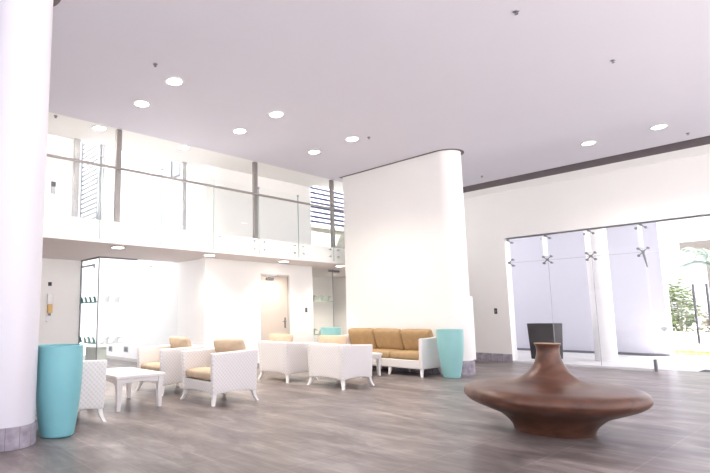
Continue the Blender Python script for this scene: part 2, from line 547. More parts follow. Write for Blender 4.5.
# ------------------------------------------------------------------ balustrade
bal = empty('glass_balustrade', (6.5, YB - 0.02, ZF))
tag(bal, 'frameless glass balustrade with steel handrail along the white mezzanine edge', 'railing')
ox, oy, oz = bal.location
seams = [3.78 - 1.29 * 2 + 1.287 * i for i in range(9)]
SEAM_END = XS + 0.6
for i in range(len(seams) - 1):
    a, b_ = seams[i], min(seams[i + 1], SEAM_END)
    p = build('glass_panel', mbox((a + 0.006 - ox, b_ - 0.006 - ox, -0.03, -0.014, 2.68 - oz, 4.25 - oz)), M['rail_glass'], bal)
    for xx in (a + 0.15, b_ - 0.15):
        for zz in (2.79, 2.975):
            bm = bmesh.new()
            lathe(bm, [(0.028, 0), (0.028, 0.02), (0.012, 0.02), (0.012, 0.058)], 14)
            bmesh.ops.rotate(bm, verts=bm.verts, cent=(0, 0, 0), matrix=Matrix.Rotation(-math.pi / 2, 3, 'X'))
            bmesh.ops.translate(bm, verts=bm.verts, vec=(xx - ox, -0.052, zz - oz))
            build('standoff_bolt', bm, M['chrome'], p, smooth=True)
    if 0 < i:
        build('joint_strip', mbox((a - 0.005, a + 0.005, -0.031, -0.013, 2.68 - oz, 4.215 - oz)), M['edge'], bal, loc=(-ox, 0, 0))
        build('top_clip', mbox((a - 0.014, a + 0.014, -0.04, -0.004, 4.215 - oz, 4.255 - oz)), M['chrome'], bal, loc=(-ox, 0, 0))
build('handrail', mbox((1.0 - ox, XS + 0.6 - ox, -0.095, -0.035, 4.045 - oz, 4.085 - oz), bevel=0.008), M['steel'], bal)

def post(x, y, lab, w=0.11, d=0.075, mat='steel'):
    p = empty('mezzanine_post', (x, y, ZF))
    tag(p, lab, 'post', 'steel posts of the mezzanine')
    build('shaft', mbox((-w / 2, w / 2, -d / 2, d / 2, 0.012, H - ZF), bevel=0.006), M[mat], p)
    build('base_plate', mbox((-w / 2 - 0.03, w / 2 + 0.03, -d / 2 - 0.03, d / 2 + 0.03, 0.0, 0.012)), M[mat], p)
    return p
post(4.16, 9.06, 'steel post behind the balustrade nearest the left column')
post(7.63, 9.06, 'steel post in the middle of the mezzanine in front of the cream wall')
post(10.33, 9.06, 'steel post at the right end of the balustrade beside the partition')
post(3.72, 10.1, 'greenish steel post further back beside the white louvres', 0.12, 0.12, 'chrome')
post(6.30, 10.1, 'pale post further back beside the small hanging window', 0.11, 0.11, 'chrome')

# glazed screen at the back of the mezzanine
w3 = empty('window_3', (4.3, 10.1, ZF))
tag(w3, 'bright glazed screen at the back of the mezzanine', 'window', kind='structure')
build('glass_pane', mbox((-0.5, 1.94, -0.006, 0.006, 0.02, H - ZF)), M['glass'], w3)
build('mullion', mbox((-0.07, -0.035, -0.03, 0.03, 0.02, H - ZF)), M['slat_grey'], w3)
build('mullion', mbox((0.0, 0.03, -0.03, 0.03, 0.02, H - ZF)), M['slat'], w3)
build('sill', mbox((-0.5, 1.94, -0.03, 0.03, 0, 0.02)), M['chrome'], w3)

# right upper opening
w4 = empty('window_4', (11.6, 9.8, ZF))
tag(w4, 'glazed screen at the right end of the mezzanine', 'window', kind='structure')
build('glass_pane', mbox((-1.17, 2.55, -0.006, 0.006, 0.0, H - ZF)), M['glass'], w4)

def louvre_y(name, x, y0, y1, z0, z1, lab):
    o = empty(name, (x, y0, z0)); tag(o, lab, 'louvre')
    build('back_panel', mbox((0.05, 0.08, 0, y1 - y0, 0, z1 - z0)), M['slat_grey'], o)
    bm = bmesh.new(); z = 0.03
    while z < z1 - z0 - 0.06:
        box(bm, 0.0, 0.05, 0.0, y1 - y0, z, z + 0.075); z += 0.115
    build('slats', bm, M['slat'], o)
    build('frame', mbox((-0.02, 0.09, -0.06, 0, -0.02, z1 - z0), (-0.02, 0.09, y1 - y0, y1 - y0 + 0.06, -0.02, z1 - z0)), M['slat_grey'], o)
louvre_y('louvre_screen', 4.62, 11.12, 12.1, ZF + 0.02, 6.0, 'white louvre screen outside the mezzanine glazing at the left')

lo = empty('louvre_screen', (12.0, 11.5, ZF)); tag(lo, 'white slatted louvre screen with navy gaps outside the right mezzanine', 'louvre')
build('back_panel', mbox((0, 2.15, 0.06, 0.1, 0.9, 2.75)), M['slat_gap'], lo)
bm = bmesh.new(); z = 1.18
while z < 2.62:
    box(bm, 0, 2.15, 0, 0.055, z, z + 0.07); z += 0.16
build('slats', bm, M['slat'], lo)
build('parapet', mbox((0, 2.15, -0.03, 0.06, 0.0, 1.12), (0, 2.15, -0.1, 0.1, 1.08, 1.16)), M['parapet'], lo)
build('joint', mbox((1.02, 1.05, -0.035, -0.03, 0.42, 1.08), (0, 2.15, -0.035, -0.03, 0.42, 0.45)), M['frame'], lo)

hw = empty('hanging_window', (6.8, 11.25, 4.86)); tag(hw, 'small white framed window on the bright wall beyond the mezzanine', 'window')
build('frame', mbox((-0.04, 0, -0.24, -0.20, 0, 0.56), (-0.04, 0, 0.20, 0.24, 0, 0.56), (-0.04, 0, -0.2, 0.2, 0, 0.04), (-0.04, 0, -0.2, 0.2, 0.52, 0.56)), M['slat_grey'], hw)
build('pane', mbox((-0.02, -0.012, -0.2, 0.2, 0.04, 0.52)), M['chrome'], hw)

sg = empty('call_panel', (3.28, 10.1, 3.68)); tag(sg, 'small steel call panel with dark screen on the upper left wall', 'panel')
build('plate', mbox((-0.045, 0.045, -0.015, 0, 0, 0.14), bevel=0.003), M['chrome'], sg)
build('screen', mbox((-0.045, 0.045, -0.02, 0, 0.145, 0.25), bevel=0.003), M['black'], sg)

# ------------------------------------------------------------------ lower glass screens with wave decals
def wave_bm(plane, spots, w, h, base_h, x0, x1, off):
    """breaking-wave motifs on a strip; plane 'x' or 'y' is the axis the row runs along"""
    out = [(0.0, 0.0), (0.08, 0.32), (0.20, 0.62), (0.36, 0.86), (0.55, 1.0), (0.76, 0.97), (0.92, 0.82), (1.0, 0.58),
           (0.90, 0.60), (0.80, 0.72), (0.66, 0.76), (0.53, 0.66), (0.46, 0.46), (0.48, 0.22), (0.62, 0.0)]
    bm = bmesh.new()
    def P(u, v, t):
        return (u, off + t, v) if plane == 'x' else (off + t, u, v)
    def solid(poly):
        lo_ = [bm.verts.new(P(u, v, -0.0015)) for u, v in poly]
        hi_ = [bm.verts.new(P(u, v, 0.0015)) for u, v in poly]
        k = len(poly)
        f0 = bm.faces.new(lo_); f1 = bm.faces.new(hi_[::-1])
        for i in range(k): bm.faces.new((lo_[i], lo_[(i + 1) % k], hi_[(i + 1) % k], hi_[i]))
        bmesh.ops.triangulate(bm, faces=[f0, f1])
    for s in spots:
        solid([(s + w * u, base_h + h * v) for u, v in out])
    solid([(x0, 0), (x1, 0), (x1, base_h), (x0, base_h)])
    return bm

gs = empty('glass_screen', (4.7, 11.1, 0)); tag(gs, 'glass corner screen with teal and frosted wave motifs behind the left armchair', 'glass screen')
p1 = build('side_pane', mbox((-0.006, 0.006, 0.01, 1.04, 0.01, ZS - 0.013)), M['glass'], gs)
p2 = build('front_pane', mbox((0.0, 2.09, -0.006, 0.006, 0.01, ZS - 0.013)), M['glass'], gs)
build('corner_seal', mbox((-0.012, 0.012, -0.012, 0.012, 0.005, ZS - 0.013)), M['steel_dark'], gs)
build('head_rail', mbox((-0.015, 0.015, 0.0, 1.04, ZS - 0.05, ZS - 0.013), (0.0, 0.95, -0.015, 0.015, ZS - 0.045, ZS - 0.013)), M['steel_dark'], gs)
build('wall_channel', mbox((-0.015, 0.015, 1.02, 1.05, 0.0, ZS - 0.013)), M['steel_dark'], gs)
build('door_rail', mbox((-0.05, -0.012, 0.18, 0.95, 2.43, 2.47), (-0.04, -0.012, 0.2, 0.23, 2.36, 2.43)), M['steel_dark'], gs)
for z in (1.58, 0.66):
    d_ = build('wave_decal', wave_bm('y', [0.05, 0.31, 0.57, 0.81], 0.24, 0.125, 0.03, 0.03, 1.02, 0.0095), M['decal'], gs, loc=(-0.02, 0, z))
    d_ = build('wave_decal', wave_bm('x', [0.12, 0.37], 0.22, 0.13, 0.03, 0.08, 0.62, -0.0095), M['decal_grey'], gs, loc=(0, 0, z))

gr = empty('glass_screen', (10.42, 10.2, 0)); tag(gr, 'glass screen with sage wave motifs between core wall and partition', 'glass screen')
build('fixed_pane', mbox((0.0, 1.14, -0.006, 0.006, 0.01, ZS - 0.013)), M['glass'], gr)
build('door_pane', mbox((1.152, 2.4, -0.006, 0.006, 0.01, ZS - 0.013)), M['glass'], gr)
build('seal', mbox((1.14, 1.152, -0.008, 0.008, 0.01, ZS - 0.013)), M['slat_grey'], gr)
build('door_closer', mbox((0.95, 1.4, -0.06, -0.012, 2.54, 2.60), bevel=0.01), M['steel_dark'], gr)
for z in (1.66, 0.72):
    build('wave_decal', wave_bm('x', [0.16, 0.47, 0.78], 0.27, 0.15, 0.035, 0.1, 1.12, -0.0095), M['decal_sage'], gr, loc=(0, 0, z))

lc = empty('low_cabinet', (4.85, 11.5, 0)); tag(lc, 'low grey green cabinet just inside the glass corner', 'cabinet')
build('body', mbox((-0.13, 0.14, -0.28, 0.28, 0.04, 0.55), bevel=0.008), M['grey_green'], lc)
build('top', mbox((-0.135, 0.145, -0.29, 0.29, 0.551, 0.58), bevel=0.006), M['grey_green'], lc)
build('plinth', mbox((-0.11, 0.12, -0.26, 0.26, 0.0, 0.04)), M['steel_dark'], lc)

def socket(y, z, lab):
    s = empty('wall_socket', (6.8, y, z)); tag(s, lab, 'socket', 'sockets on the courtyard wall')
    build('plate', mbox((-0.012, 0, -0.13, 0.13, -0.08, 0.08), bevel=0.004), M['steel_dark'], s)
    build('insert', mbox((-0.018, -0.012, -0.07, 0.07, -0.045, 0.045)), M['black'], s)
socket(15.0, 0.30, 'dark wall socket left of its twin low on the bright wall')
socket(13.95, 0.33, 'dark wall socket right of its twin nearer the white table')

# beige door in the core wall
dr = empty('door_2', ((DX0 + DX1) / 2, YD + 0.03, 0)); tag(dr, 'beige flush door in the white core wall', 'door', kind='structure')
lf = build('leaf', mbox((-0.455, 0.455, 0.0, 0.045, 0.008, 2.295), bevel=0.003), M['door'], dr)
build('frame', mbox((-0.5, -0.46, -0.04, 0.1, 0, 2.34), (0.46, 0.5, -0.04, 0.1, 0, 2.34), (-0.46, 0.46, -0.04, 0.1, 2.3, 2.34)), M['frame'], dr)
for z in (0.35, 1.19, 2.02):
    build('hinge', mbox((-0.475, -0.435, -0.012, 0.0, z - 0.06, z + 0.06)), M['steel_dark'], dr)
hp = build('handle_plate', mbox((0.335, 0.385, -0.01, 0.0, 0.95, 1.22), bevel=0.003), M['steel_dark'], lf)
bm = tube(bmesh.new(), catmull([(0.36, -0.01, 1.12), (0.36, -0.05, 1.12), (0.33, -0.06, 1.12), (0.23, -0.06, 1.12)], 4), 0.011)
build('lever', bm, M['chrome'], lf, smooth=True)
cl = build('closer', mbox((-0.30, -0.06, -0.055, 0.0, 2.2, 2.255), bevel=0.008), M['steel_dark'], lf)
build('closer_arm', tube(bmesh.new(), [(-0.26, -0.05, 2.262), (-0.05, -0.12, 2.28), (0.10, -0.045, 2.31)], 0.01), M['steel_dark'], dr)

def switch(name, loc, axis, lab, h=0.12, w=0.07):
    s = empty(name, loc); tag(s, lab, 'switch')
    if axis == 'y':
        build('plate', mbox((-w / 2, w / 2, -0.012, 0, -h / 2, h / 2), bevel=0.003), M['black'], s)
        build('rocker', mbox((-w / 4, w / 4, -0.017, -0.012, -h / 4, h / 4)), M['steel_dark'], s)
    else:
        build('plate', mbox((-0.012, 0, -w / 2, w / 2, -h / 2, h / 2), bevel=0.003), M['black'], s)
        build('rocker', mbox((-0.017, -0.012, -w / 4, w / 4, -h / 4, h / 4)), M['steel_dark'], s)
switch('wall_switch', (10.14, YD, 1.42), 'y', 'small black switch on the white wall right of the beige door')
switch('wall_switch', (XE, 6.70, 1.36), 'x', 'small black switch on the entrance wall left of the glazing', 0.15, 0.08)

ds = empty('soap_dispenser', (3.97, 12.15, 1.38)); tag(ds, 'white wall dispenser with amber liquid on the left wall', 'dispenser')
build('housing', mbox((-0.07, 0.07, -0.09, 0, 0.18, 0.42), bevel=0.02), M['white_plastic'], ds, smooth=True)
build('bottle', mbox((-0.055, 0.055, -0.08, 0, -0.02, 0.18), bevel=0.015), M['amber'], ds, smooth=True)
build('spout', mbox((-0.025, 0.025, -0.07, -0.02, -0.08, -0.02), bevel=0.005), M['steel_dark'], ds)
build('drip_tray', mbox((-0.07, 0.07, -0.1, 0, -0.22, -0.2), (-0.07, 0.07, -0.012, 0, -0.2, -0.08)), M['white_plastic'], ds)
sn = empty('wall_sensor', (3.96, 12.15, 2.03)); tag(sn, 'tiny dark square sensor above the white dispenser', 'sensor')
build('body', mbox((-0.04, 0.04, -0.02, 0, -0.045, 0.045), bevel=0.004), M['black'], sn)

# ------------------------------------------------------------------ entrance glazing
w1 = empty('window_1', (XE + 0.1, 4.8, 0)); tag(w1, 'tall frameless entrance glazing with spider fittings at the right', 'window', kind='structure')
gx = 0.0
ys = [6.32, 5.32, 4.35, 3.32]
TZ = 2.65
for a, b_ in zip(ys, ys[1:]):
    build('glass_pane', mbox((-0.006, 0.006, b_ + 0.006 - 4.8, a - 0.006 - 4.8, 0.06, TZ - 0.006)), M['entry_glass'], w1)
for a, b_ in zip(ys + [2.42, 1.5], ys[1:] + [2.42, 1.5, GY0]):
    build('transom_pane', mbox((-0.006, 0.006, b_ + 0.006 - 4.8, a - 0.006 - 4.8, TZ + 0.006, GZ)), M['entry_glass'], w1)
build('head_channel', mbox((-0.03, 0.03, GY0 - 4.8, 6.34 - 4.8, GZ - 0.005, GZ + 0.03)), M['steel_dark'], w1)
build('sill_channel', mbox((-0.1, 0.05, 3.36 - 4.8, 6.34 - 4.8, 0.0, 0.06), bevel=0.006), M['slat'], w1)
build('seal', mbox((-0.009, 0.009, 5.318 - 4.8, 5.324 - 4.8, 0.06, TZ), (-0.009, 0.009, 4.346 - 4.8, 4.352 - 4.8, 0.06, TZ), (-0.008, 0.008, 3.36 - 4.8, 6.32 - 4.8, TZ - 0.004, TZ + 0.004)), M['slat_grey'], w1)

def spider(y, z, arms, x=-0.05):
    """hub with curved arms ending in bolt heads"""
    bm = bmesh.new()
    lathe(bm, [(0.03, -0.03), (0.03, 0.03)], 12)
    bmesh.ops.rotate(bm, verts=bm.verts, cent=(0, 0, 0), matrix=Matrix.Rotation(math.pi / 2, 3, 'Y'))
    for dy, dz in arms:
        tube(bm, catmull([(0, 0, 0), (-0.025, dy * 0.045, dz * 0.042), (0.0, dy * 0.09, dz * 0.08)], 4), [0.016, 0.015, 0.014, 0.013, 0.012, 0.012, 0.011, 0.011, 0.010], 8)
        b2 = bmesh.new()
        lathe(b2, [(0.03, -0.02), (0.03, 0.045)], 12)
        bmesh.ops.rotate(b2, verts=b2.verts, cent=(0, 0, 0), matrix=Matrix.Rotation(math.pi / 2, 3, 'Y'))
        bmesh.ops.translate(b2, verts=b2.verts, vec=(0, dy * 0.09, dz * 0.08))
        me_ = bpy.data.meshes.new('tmp'); b2.to_mesh(me_); b2.free(); bm.from_mesh(me_); bpy.data.meshes.remove(me_)
    bmesh.ops.translate(bm, verts=bm.verts, vec=(x, y - 4.8, z))
    build('spider_fitting', bm, M['steel_dark'], w1, smooth=True)
four = [(-1, 1), (1, 1), (-1, -1), (1, -1)]
spider(6.27, GZ - 0.03, [(-1, -1)])
spider(6.27, TZ, [(-1, 1), (-1, -1)])
for y in ys[1:]:
    spider(y, GZ - 0.02, [(-1, -1), (1, -1)])
    spider(y, TZ, four if y > 3.5 else [(-1, 1), (1, 1), (1, -1)])
    build('glass_fin', mbox((-0.30, -0.008, y - 4.8 - 0.01, y - 4.8 + 0.01, TZ + 0.1, GZ - 0.06)), M['fin'], w1)
build('closer_arm', tube(bmesh.new(), [(-0.05, 3.33 - 4.8, 2.68), (-0.06, 3.30 - 4.8, 2.5), (-0.03, 3.28 - 4.8, 2.30)], [0.03, 0.022, 0.012]), M['steel_dark'], w1, smooth=True)
for z0, z1 in ((0.0, 0.26),):
    build('pivot_post', mbox((-0.06, 0.03, 3.29 - 4.8, 3.34 - 4.8, z0, z1), bevel=0.006), M['steel_dark'], w1)
def door_leaf(y0, y1, yh, n):
    d = empty('door_%d' % n, (XE + 0.1, (y0 + y1) / 2, 0))
    tag(d, ['left', 'right'][n == 3] + ' frameless glass leaf of the entrance door with long bar handle', 'door', kind='structure')
    c = (y0 + y1) / 2
    build('glass_pane', mbox((-0.006, 0.006, y0 + 0.01 - c, y1 - 0.01 - c, 0.02, TZ - 0.02)), M['entry_glass'], d)
    bm = bmesh.new()
    tube(bm, [(-0.07, yh - c, 0.63), (-0.07, yh - c, 1.88)], 0.022, 12)
    for z in (0.8, 1.7): tube(bm, [(-0.07, yh - c, z), (0.0, yh - c, z)], 0.012, 8)
    build('bar_handle', bm, M['steel_dark'], d, smooth=True)
    return d
d1 = door_leaf(2.42, 3.28, 2.53, 1)
lk = build('patch_lock', lathe(bmesh.new(), [(0.05, -0.03), (0.05, 0.03)], 20), M['chrome'], d1)
lk.rotation_euler = (0, math.pi / 2, 0)
lk.location = (-0.01, 3.10 - 2.85, 0.93)
door_leaf(1.5, 2.41, 2.31, 3)

# ------------------------------------------------------------------ outside the entrance
struct('ground_outside', mbox((14.9, 90, -60, 60, -0.25, -0.03), (-5, 14.9, -60, -5, -0.25, -0.03)), M['paving'], label='pale sunlit paving outside the entrance, with unseen paving added to bounce sun inside', cat='ground')  # second slab is unseen, added to bounce sunlight up to the ceiling
struct('terrace_outside', mbox((-60, 14.9, 17.0, 60, -0.25, -0.03)), M['paving'], label='pale sunlit courtyard paving beyond the glass corner screen', cat='ground')
struct('portico_roof', mbox((XE + 0.3, 22.2, -12, 12.5, 5.3, 5.7)), M['outside_wall'], label='flat portico roof outside the entrance', cat='roof')
struct('wall_portico', mbox((19.9, 20.4, 4.23, 13, -0.03, 5.3)), M['outside_wall'], label='tall pale lilac portico wall seen through the entrance glass', cat='wall')
struct('trim_6', mbox((19.87, 19.9, 4.24, 13, -0.028, 0.05)), M['steel_dark'], label='dark line at the foot of the portico wall', cat='trim')
pc = empty('portico_column', (17.0, 5.04, -0.03)); tag(pc, 'round white portico column outside the entrance glass', 'column', kind='structure')
build('shaft', lathe(bmesh.new(), [(0.29, 0.0), (0.29, 0.02), (0.265, 0.04), (0.265, 5.33)], 48), M['white_render'], pc, smooth=True)

struct('unseen_dark_ground', mbox((-60, -5, -60, 17, -0.25, -0.03)), M['asphalt'], label='unseen dark ground added outside the open left side to limit bounced light', cat='ground')  # unseen ground, kept dark so less light bounces onto the left column

# tapered dark planter
pl = empty('tapered_planter', (16.55, 6.4, -0.03)); tag(pl, 'dark brown square tapered planter standing outside behind the entrance glass', 'planter')
def frustum(bm, w0, w1, z0, z1):
    lo_ = [bm.verts.new((sx * w0, sy * w0, z0)) for sx, sy in ((-1, -1), (1, -1), (1, 1), (-1, 1))]
    hi_ = [bm.verts.new((sx * w1, sy * w1, z1)) for sx, sy in ((-1, -1), (1, -1), (1, 1), (-1, 1))]
    return lo_, hi_
bm = bmesh.new()
rings = []
for w_, z in ((0.31, 0.0), (0.352, 1.03), (0.31, 1.03), (0.30, 0.88)):
    rings.append([bm.verts.new((sx * w_, sy * w_, z)) for sx, sy in ((-1, -1), (1, -1), (1, 1), (-1, 1))])
for a, b_ in zip(rings, rings[1:]):
    for i in range(4): bm.faces.new((a[i], a[(i + 1) % 4], b_[(i + 1) % 4], b_[i]))
bm.faces.new(rings[0][::-1]); bm.faces.new(rings[-1])
build('pot', bm, M['planter'], pl)
build('soil', mbox((-0.298, 0.298, -0.298, 0.298, 0.885, 0.91)), M['soil'], pl)

dm = build('doormat', mbox((-0.35, 0.35, -0.8, 0.8, 0, 0.02), bevel=0.006), M['mat_rubber'], loc=(15.3, 1.95, -0.029)); tag(dm, 'dark doormat outside the glass entrance door', 'doormat')

# boundary wall, grass, shrubs, palm, pavilion
struct('wall_boundary', mbox((23.2, 23.45, -20, 12, -0.03, 0.62)), M['white_render'], label='low white boundary wall beyond the portico', cat='wall')
bm = bmesh.new()
for i in range(5000):
    x, y = random.uniform(21.0, 22.4), random.uniform(0.5, 6.0)
    a = random.uniform(0, math.pi); h = random.uniform(0.06, 0.13)
    dx, dy = 0.012 * math.cos(a), 0.012 * math.sin(a)
    lx, ly = random.uniform(-0.03, 0.03), random.uniform(-0.03, 0.03)
    bm.faces.new([bm.verts.new(p) for p in ((x - dx, y - dy, -0.03), (x + dx, y + dy, -0.03), (x + lx, y + ly, -0.03 + h))])
box(bm, 21.0, 22.4, 0.5, 6.0, -0.029, 0.02)
g = build('grass_strip', bm, M['grass']); tag(g, 'bright green grass strip in front of the low white wall', 'grass', kind='stuff')

def shrub(name, x, y, rx, ry, h, n, mat, lab, z0=-0.03):
    o = empty(name, (x, y, z0)); tag(o, lab, 'shrub', 'garden shrubs behind the boundary wall')
    bm = bmesh.new()
    for i in range(n):
        while True:
            p = Vector((random.uniform(-1, 1), random.uniform(-1, 1), random.uniform(-1, 1)))
            if 0.35 < p.length < 1: break
        wob = 1 + 0.25 * math.sin(5 * p.x + 3 * p.y + x) * math.cos(4 * p.z + y)
        c = Vector((p.x * rx * wob, p.y * ry * wob, h * 0.55 + p.z * h * 0.45 * wob))
        s = random.uniform(0.06, 0.13)
        q = Matrix.Rotation(random.uniform(0, 6.28), 3, 'Z') @ Matrix.Rotation(random.uniform(-1.2, 1.2), 3, 'X')
        vs2 = [bm.verts.new(c + q @ Vector(v)) for v in ((-s, 0, 0), (0, -s * 0.4, 0.01), (s, 0, 0), (0, s * 0.4, 0.01))]
        bm.faces.new(vs2)
    build('foliage', bm, mat, o)
    bm = bmesh.new()
    for k in range(4):
        a = k * 1.6
        tube(bm, [(0, 0, 0), (0.15 * math.cos(a), 0.15 * math.sin(a), h * 0.3), (0.4 * rx * math.cos(a), 0.4 * ry * math.sin(a), h * 0.7)], [0.04, 0.03, 0.015], 6)
    build('stem', bm, M['bark'], o)
shrub('garden_shrub', 25.2, 4.95, 0.8, 0.62, 2.5, 1500, M['bush'], 'tall green shrub nearest the portico wall edge')
shrub('garden_shrub', 24.6, 3.75, 0.5, 0.5, 1.5, 1000, M['bush2'], 'lower rusty green shrub behind the first bar handle')
shrub('garden_shrub', 24.7, 2.6, 0.6, 0.5, 1.5, 900, M['bush2'], 'pale rusty shrub at the right edge behind the door handles')
shrub('garden_shrub', 27.0, 6.3, 0.6, 0.5, 1.9, 700, M['bush'], 'green shrub partly hidden by the portico wall')

pt = empty('palm_tree', (28.6, 4.25, -0.03)); tag(pt, 'palm tree with drooping grey green fronds at the right edge', 'palm tree')
tube_pts = [(0.15, -0.25, 0), (0.1, -0.2, 1.2), (0.02, -0.08, 2.3), (0, 0, 3.2)]
build('trunk', tube(bmesh.new(), catmull(tube_pts, 5), 0.13, 10), M['bark'], pt, smooth=True)
def frond(ang, lift, length):
    bm = bmesh.new()
    pts = []
    for i in range(15):
        t = i / 14
        r = length * t
        z = 3.2 + lift * math.sin(min(1, t * 1.15) * math.pi * 0.72) - 0.5 * lift * max(0, t - 0.55) ** 1.5 * 3
        pts.append(Vector((r * math.cos(ang), r * math.sin(ang), z)))
    tube(bm, pts, [0.025 - 0.0013 * i for i in range(15)], 5)
    side = Vector((-math.sin(ang), math.cos(ang), 0))
    for i in range(1, 14):
        for sub in (0, 0.5):
            p = pts[i].lerp(pts[i + 1], sub)
            t = (i + sub) / 14
            ln = 0.5 * math.sin(math.pi * min(1, 0.15 + t * 0.85)) + 0.1
            fw = (pts[i + 1] - pts[i]).normalized()
            for s in (-1, 1):
                tip = p + side * s * ln * 0.75 + fw * ln * 0.45 + Vector((0, 0, -0.28 * ln))
                bm.faces.new([bm.verts.new(v) for v in (p - fw * 0.022, p + fw * 0.022, tip)])
    build('frond', bm, M['palm'], pt)
for a, l, n in ((1.55, 0.95, 1.55), (2.3, 0.8, 1.5), (0.7, 0.9, 1.5), (3.1, 0.6, 1.4), (4.0, 0.9, 1.5), (5.0, 0.7, 1.5), (5.8, 0.9, 1.4), (1.2, 0.35, 1.3), (1.9, 0.25, 1.3)):
    frond(a, l, n)

pv = empty('pavilion', (36, 4.3, -0.03)); tag(pv, 'flat roofed garden pavilion behind the palm fronds', 'building')
build('roof', mbox((-2, 2, -5, 2.1, 4.55, 4.95), bevel=0.02), M['roof'], pv)
for yy in (-4.6, 0.95):
    for xx in (-1.7, 1.7):
        build('pillar', mbox((xx - 0.2, xx + 0.2, yy - 0.2, yy + 0.2, 0, 4.549)), M['roof'], pv)

# ------------------------------------------------------------------ downlights and sprinklers
def make_downlight():
    o = empty('downlight')
    build('trim_ring', lathe(bmesh.new(), [(0.145, -0.001), (0.142, -0.012), (0.115, -0.012), (0.112, -0.001)], 32), M['white_plastic'], o, smooth=True)
    build('diffuser', lathe(bmesh.new(), [(0.112, -0.001), (0.112, -0.008)], 32), M['lamp'], o)
    ld = bpy.data.lights.new('downlight_lamp', 'SPOT')
    ld.energy = 85
    ld.color = (1.0, 0.92, 0.81)
    ld.spot_size = math.radians(130)
    ld.spot_blend = 0.8
    ld.shadow_soft_size = 0.1
    l = bpy.data.objects.new('lamp', ld)
    COL.objects.link(l); l.parent = o; l.location = (0, 0, -0.03)
    return o
proto_dl = make_downlight()
dl = [(3.92, 6.58, H, 'glowing ceiling downlight nearer of the pair closest to the left column'),
      (3.92, 7.65, H, 'glowing ceiling downlight farther of the pair closest to the left column'),
      (6.06, 6.58, H, 'glowing ceiling downlight nearer of the middle pair above the seating'),
      (6.06, 7.65, H, 'glowing ceiling downlight farther of the middle pair above the seating'),
      (8.18, 6.58, H, 'glowing ceiling downlight of the pair by the partition, the nearer one'),
      (8.18, 7.65, H, 'glowing ceiling downlight of the pair by the partition, beside the balcony'),
      (3.82, 9.20, H + 0.005, 'downlight in the mezzanine ceiling left of the first steel post'),
      (5.72, 9.18, H + 0.005, 'downlight in the mezzanine ceiling right of the first steel post'),
      (12.40, 3.64, H, 'ceiling downlight by the entrance slot, the one closer to the partition'),
      (12.40, 2.44, H, 'ceiling downlight by the entrance slot, the one nearest the right edge'),
      (4.37, 9.42, ZS - 0.012, 'small downlight in the balcony underside above the glass corner screen'),
      (6.58, 9.42, ZS - 0.012, 'small downlight in the balcony underside at the core wall corner'),
      (8.86, 9.42, ZS - 0.012, 'small downlight in the balcony underside in front of the beige door'),
      (13.3, 10.75, ZS - 0.012, 'added unseen downlight brightening the room behind the right glass screen'),  # added lamp, hidden by the partition, to light the room behind the glass
      (10.95, 9.38, ZS - 0.012, 'small downlight in the balcony underside touching the partition edge')]
for i, (x, y, z, lab) in enumerate(dl):
    o = proto_dl if i == 0 else copy_tree(proto_dl)
    o.location = (x, y, z)
    tag(o, lab, 'downlight', 'recessed downlights')
    if z < 3:
        for ch in o.children:
            if ch.type == 'LIGHT':
                ch.data = ch.data.copy(); ch.data.energy = 150 if y > 10 else (110 if x < 5 else 58)

def make_sprinkler():
    o = empty('sprinkler')
    build('escutcheon', lathe(bmesh.new(), [(0.035, -0.001), (0.03, -0.012), (0.012, -0.014)], 18), M['steel_dark'], o, smooth=True)
    bm = bmesh.new()
    lathe(bm, [(0.010, -0.014), (0.010, -0.024), (0.005, -0.028), (0.005, -0.036), (0.022, -0.037), (0.022, -0.040)], 14)
    for s in (-1, 1): tube(bm, [(s * 0.008, 0, -0.02), (s * 0.014, 0, -0.03), (s * 0.008, 0, -0.037)], 0.004, 6)
    build('head', bm, M['steel_dark'], o, smooth=True)
    return o
proto_sp = make_sprinkler()
for i, (x, y, z, lab) in enumerate([(3.42, 6.28, H, 'ceiling sprinkler head near the two left downlights'),
                                (8.55, 2.11, H, 'ceiling sprinkler head alone over the big brown bowl'),
                                (6.20, 2.44, H, 'ceiling sprinkler head at the top middle of the view'),
                                (13.31, 2.17, H, 'ceiling sprinkler head by the dark slot at the right edge'),
                                (13.15, 6.33, H, 'ceiling sprinkler head by the dark slot beside the rounded wall end'),
                                (8.37, 6.30, H, 'ceiling sprinkler head beside the downlight in front of the partition'),
                                (2.95, 9.11, H + 0.005, 'sprinkler head in the mezzanine ceiling beside the left column')]):
    o = proto_sp if i == 0 else copy_tree(proto_sp)
    o.location = (x, y, z)
    tag(o, lab, 'sprinkler', 'ceiling sprinklers')

# ------------------------------------------------------------------ wicker furniture
def taper(bm, ztop, k=0.06):
    for v in bm.verts:
        t = min(1, max(0, (ztop - v.co.z) / (ztop - 0.14)))
        s = 1 - k * (t ** 0.8)
        v.co.x *= s; v.co.y *= s
    return bm

